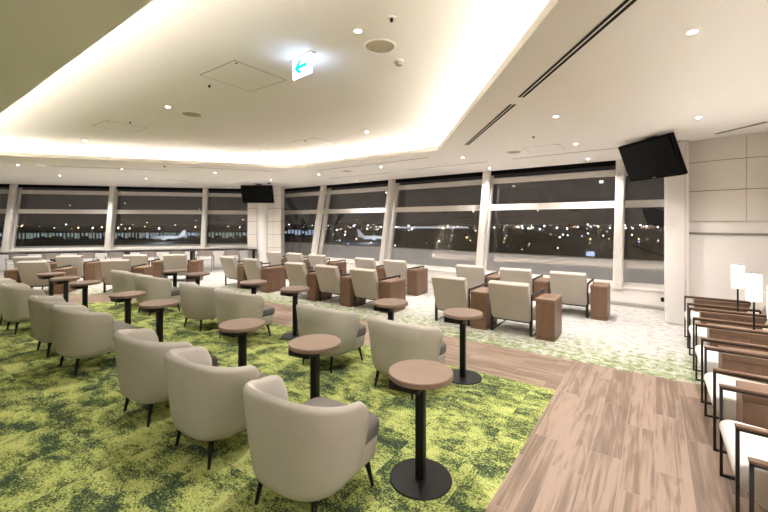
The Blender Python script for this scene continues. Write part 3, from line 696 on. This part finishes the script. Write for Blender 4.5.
for W_, nm_ in ((WR, 'right'), (WL, 'left')):      # added, unseen linear lamps low outside the window walls, brightening the parapet
    L_ = W_.len-.6; a = math.atan2(W_.d.y, W_.d.x); q = W_.flat(Vector((W_.len/2, .44, .12)))
    struct(MB().box(.3, .3+L_, .43, .47, .10, .14, f=W_.flat).build('trim_%d' % (60 if nm_ == 'right' else 61), M['frame']))  # unseen bar added as housing for the terrace fill light
    ld = bpy.data.lights.new('added_terrace_fill', 'AREA'); ld.shape = 'RECTANGLE'; ld.size = L_; ld.size_y = .03; ld.energy = 16; ld.color = (1, .98, .97)
    lo = bpy.data.objects.new('added_terrace_fill', ld); C.objects.link(lo); q = W_.flat(Vector((W_.len/2, .48, .12))); lo.location = q
    ez = Vector((-W_.n.x, -W_.n.y, 0)); ex = Vector((W_.d.x, W_.d.y, 0)); ey = ez.cross(ex); lo.rotation_euler = Matrix((ex, ey, ez)).transposed().to_euler()
# lit terminal seen through the left windows
t = empty('terminal_building', 'long low terminal with a row of lit bays beyond the left windows', 'building', loc=out_at(100, 420, -18), rz=R(35.5+6))
MB().box(-190, 175, 0, 30, 0, 8.6).build('wall', M['build'], t)
MB().box(-192, 177, -3, 32, 8.6, 9.6).build('roof', M['build'], t)
for i in range(96):
    x = -186+i*3.72; MB().box(x+.5*rnd.random(), x+rnd.uniform(1.4, 3.3), -.3, 0, rnd.choice([1.5, 3, 4.2]), 7.6).build('window', M['bay'] if rnd.random() < .75 else M['bay2'], t)
t = empty('terminal_building', 'small lit terminal beyond the window right of the corner pillar', 'building', loc=out_at(298, 520, -18), rz=R(35.5))
MB().box(-20, 26, 0, 25, 0, 12).build('wall', M['build'], t)
for i in range(9): MB().box(-18+i*4.7, -15+i*4.7, -.3, 0, rnd.choice([2, 4]), rnd.choice([7, 9])).build('window', M['bay2'], t)
t = empty('hangar_row', 'distant lit concourse on the horizon beyond the third window bay', 'building', loc=out_at(430, 1100, -18), rz=R(35.5))
MB().box(-105, 125, 0, 25, 0, 8).build('wall', M['build'], t)
for i in range(26): MB().box(-100+i*8.2, -94+i*8.2, -.3, 0, 2.0, 6).build('window', M['bay3'], t)
def airliner():
    t = empty('airliner', cat='aircraft')
    pts = [(-17, 2.9, .15), (-16.4, 2.7, 1.0), (-14.5, 2.6, 1.7), (-11, 2.6, 2.0), (8, 2.6, 2.0), (13, 3.2, 1.3), (17, 4.0, .3)]
    b = MB(); rg = []
    for x, z, r_ in pts: rg.append([b.bm.verts.new((x, r_*math.cos(2*math.pi*j/16), z+1+r_*math.sin(2*math.pi*j/16))) for j in range(16)])
    for p, q in zip(rg, rg[1:]):
        for j in range(16): b.bm.faces.new((p[j], p[(j+1) % 16], q[(j+1) % 16], q[j]))
    b.bm.faces.new(rg[0]); b.bm.faces.new(rg[-1]); b.build('fuselage', M['planew'], t)
    for s_ in (-1, 1):
        MB().prism([(-3, 0), (2.5, 0), (6.5, s_*15), (4.6, s_*15)], 2.7, 3.0, 'z').build('wing', M['planew'], t)
        MB().prism([(13, 0), (16, 0), (17.5, s_*5), (16, s_*5)], 4.6, 4.8, 'z').build('tailplane', M['planew'], t)
        b = MB(); b.tube([(-3.5, s_*5, 1.9), (0, s_*5, 1.9)], 1.0, 14); b.build('engine', M['planew'], t)
        MB().tube([(1.5, s_*2.5, 0), (1.5, s_*2.5, 2.8)], .35, 8).build('landing_gear', M['black'], t)
    MB().tube([(-13, 0, 0), (-13, 0, 2.4)], .3, 8).build('landing_gear', M['black'], t)
    MB().prism([(10.5, 5), (16.5, 5), (18, 11.5), (15.5, 11.5)], -.2, .2, 'y').build('tail_fin', M['planew'], t)
    return t
for i, (px, D, a_, lab) in enumerate([(374, 390, 200, 'white airliner parked on the apron beyond the third window from the pillar'), (168, 390, 40, 'white airliner parked before the lit terminal beyond the left windows')]):
    place('air', airliner, lab, out_at(px, D, -18), R(a_), 'parked airliners')
    ld = bpy.data.lights.new('added_airliner_fill', 'POINT'); ld.energy = 9000; ld.shadow_soft_size = 1; ld.color = (.8, .9, 1)  # unseen point light added so that the parked airliner shows
    lo = bpy.data.objects.new('added_airliner_fill', ld); C.objects.link(lo); lo.location = out_at(px-6, D-22, -6)
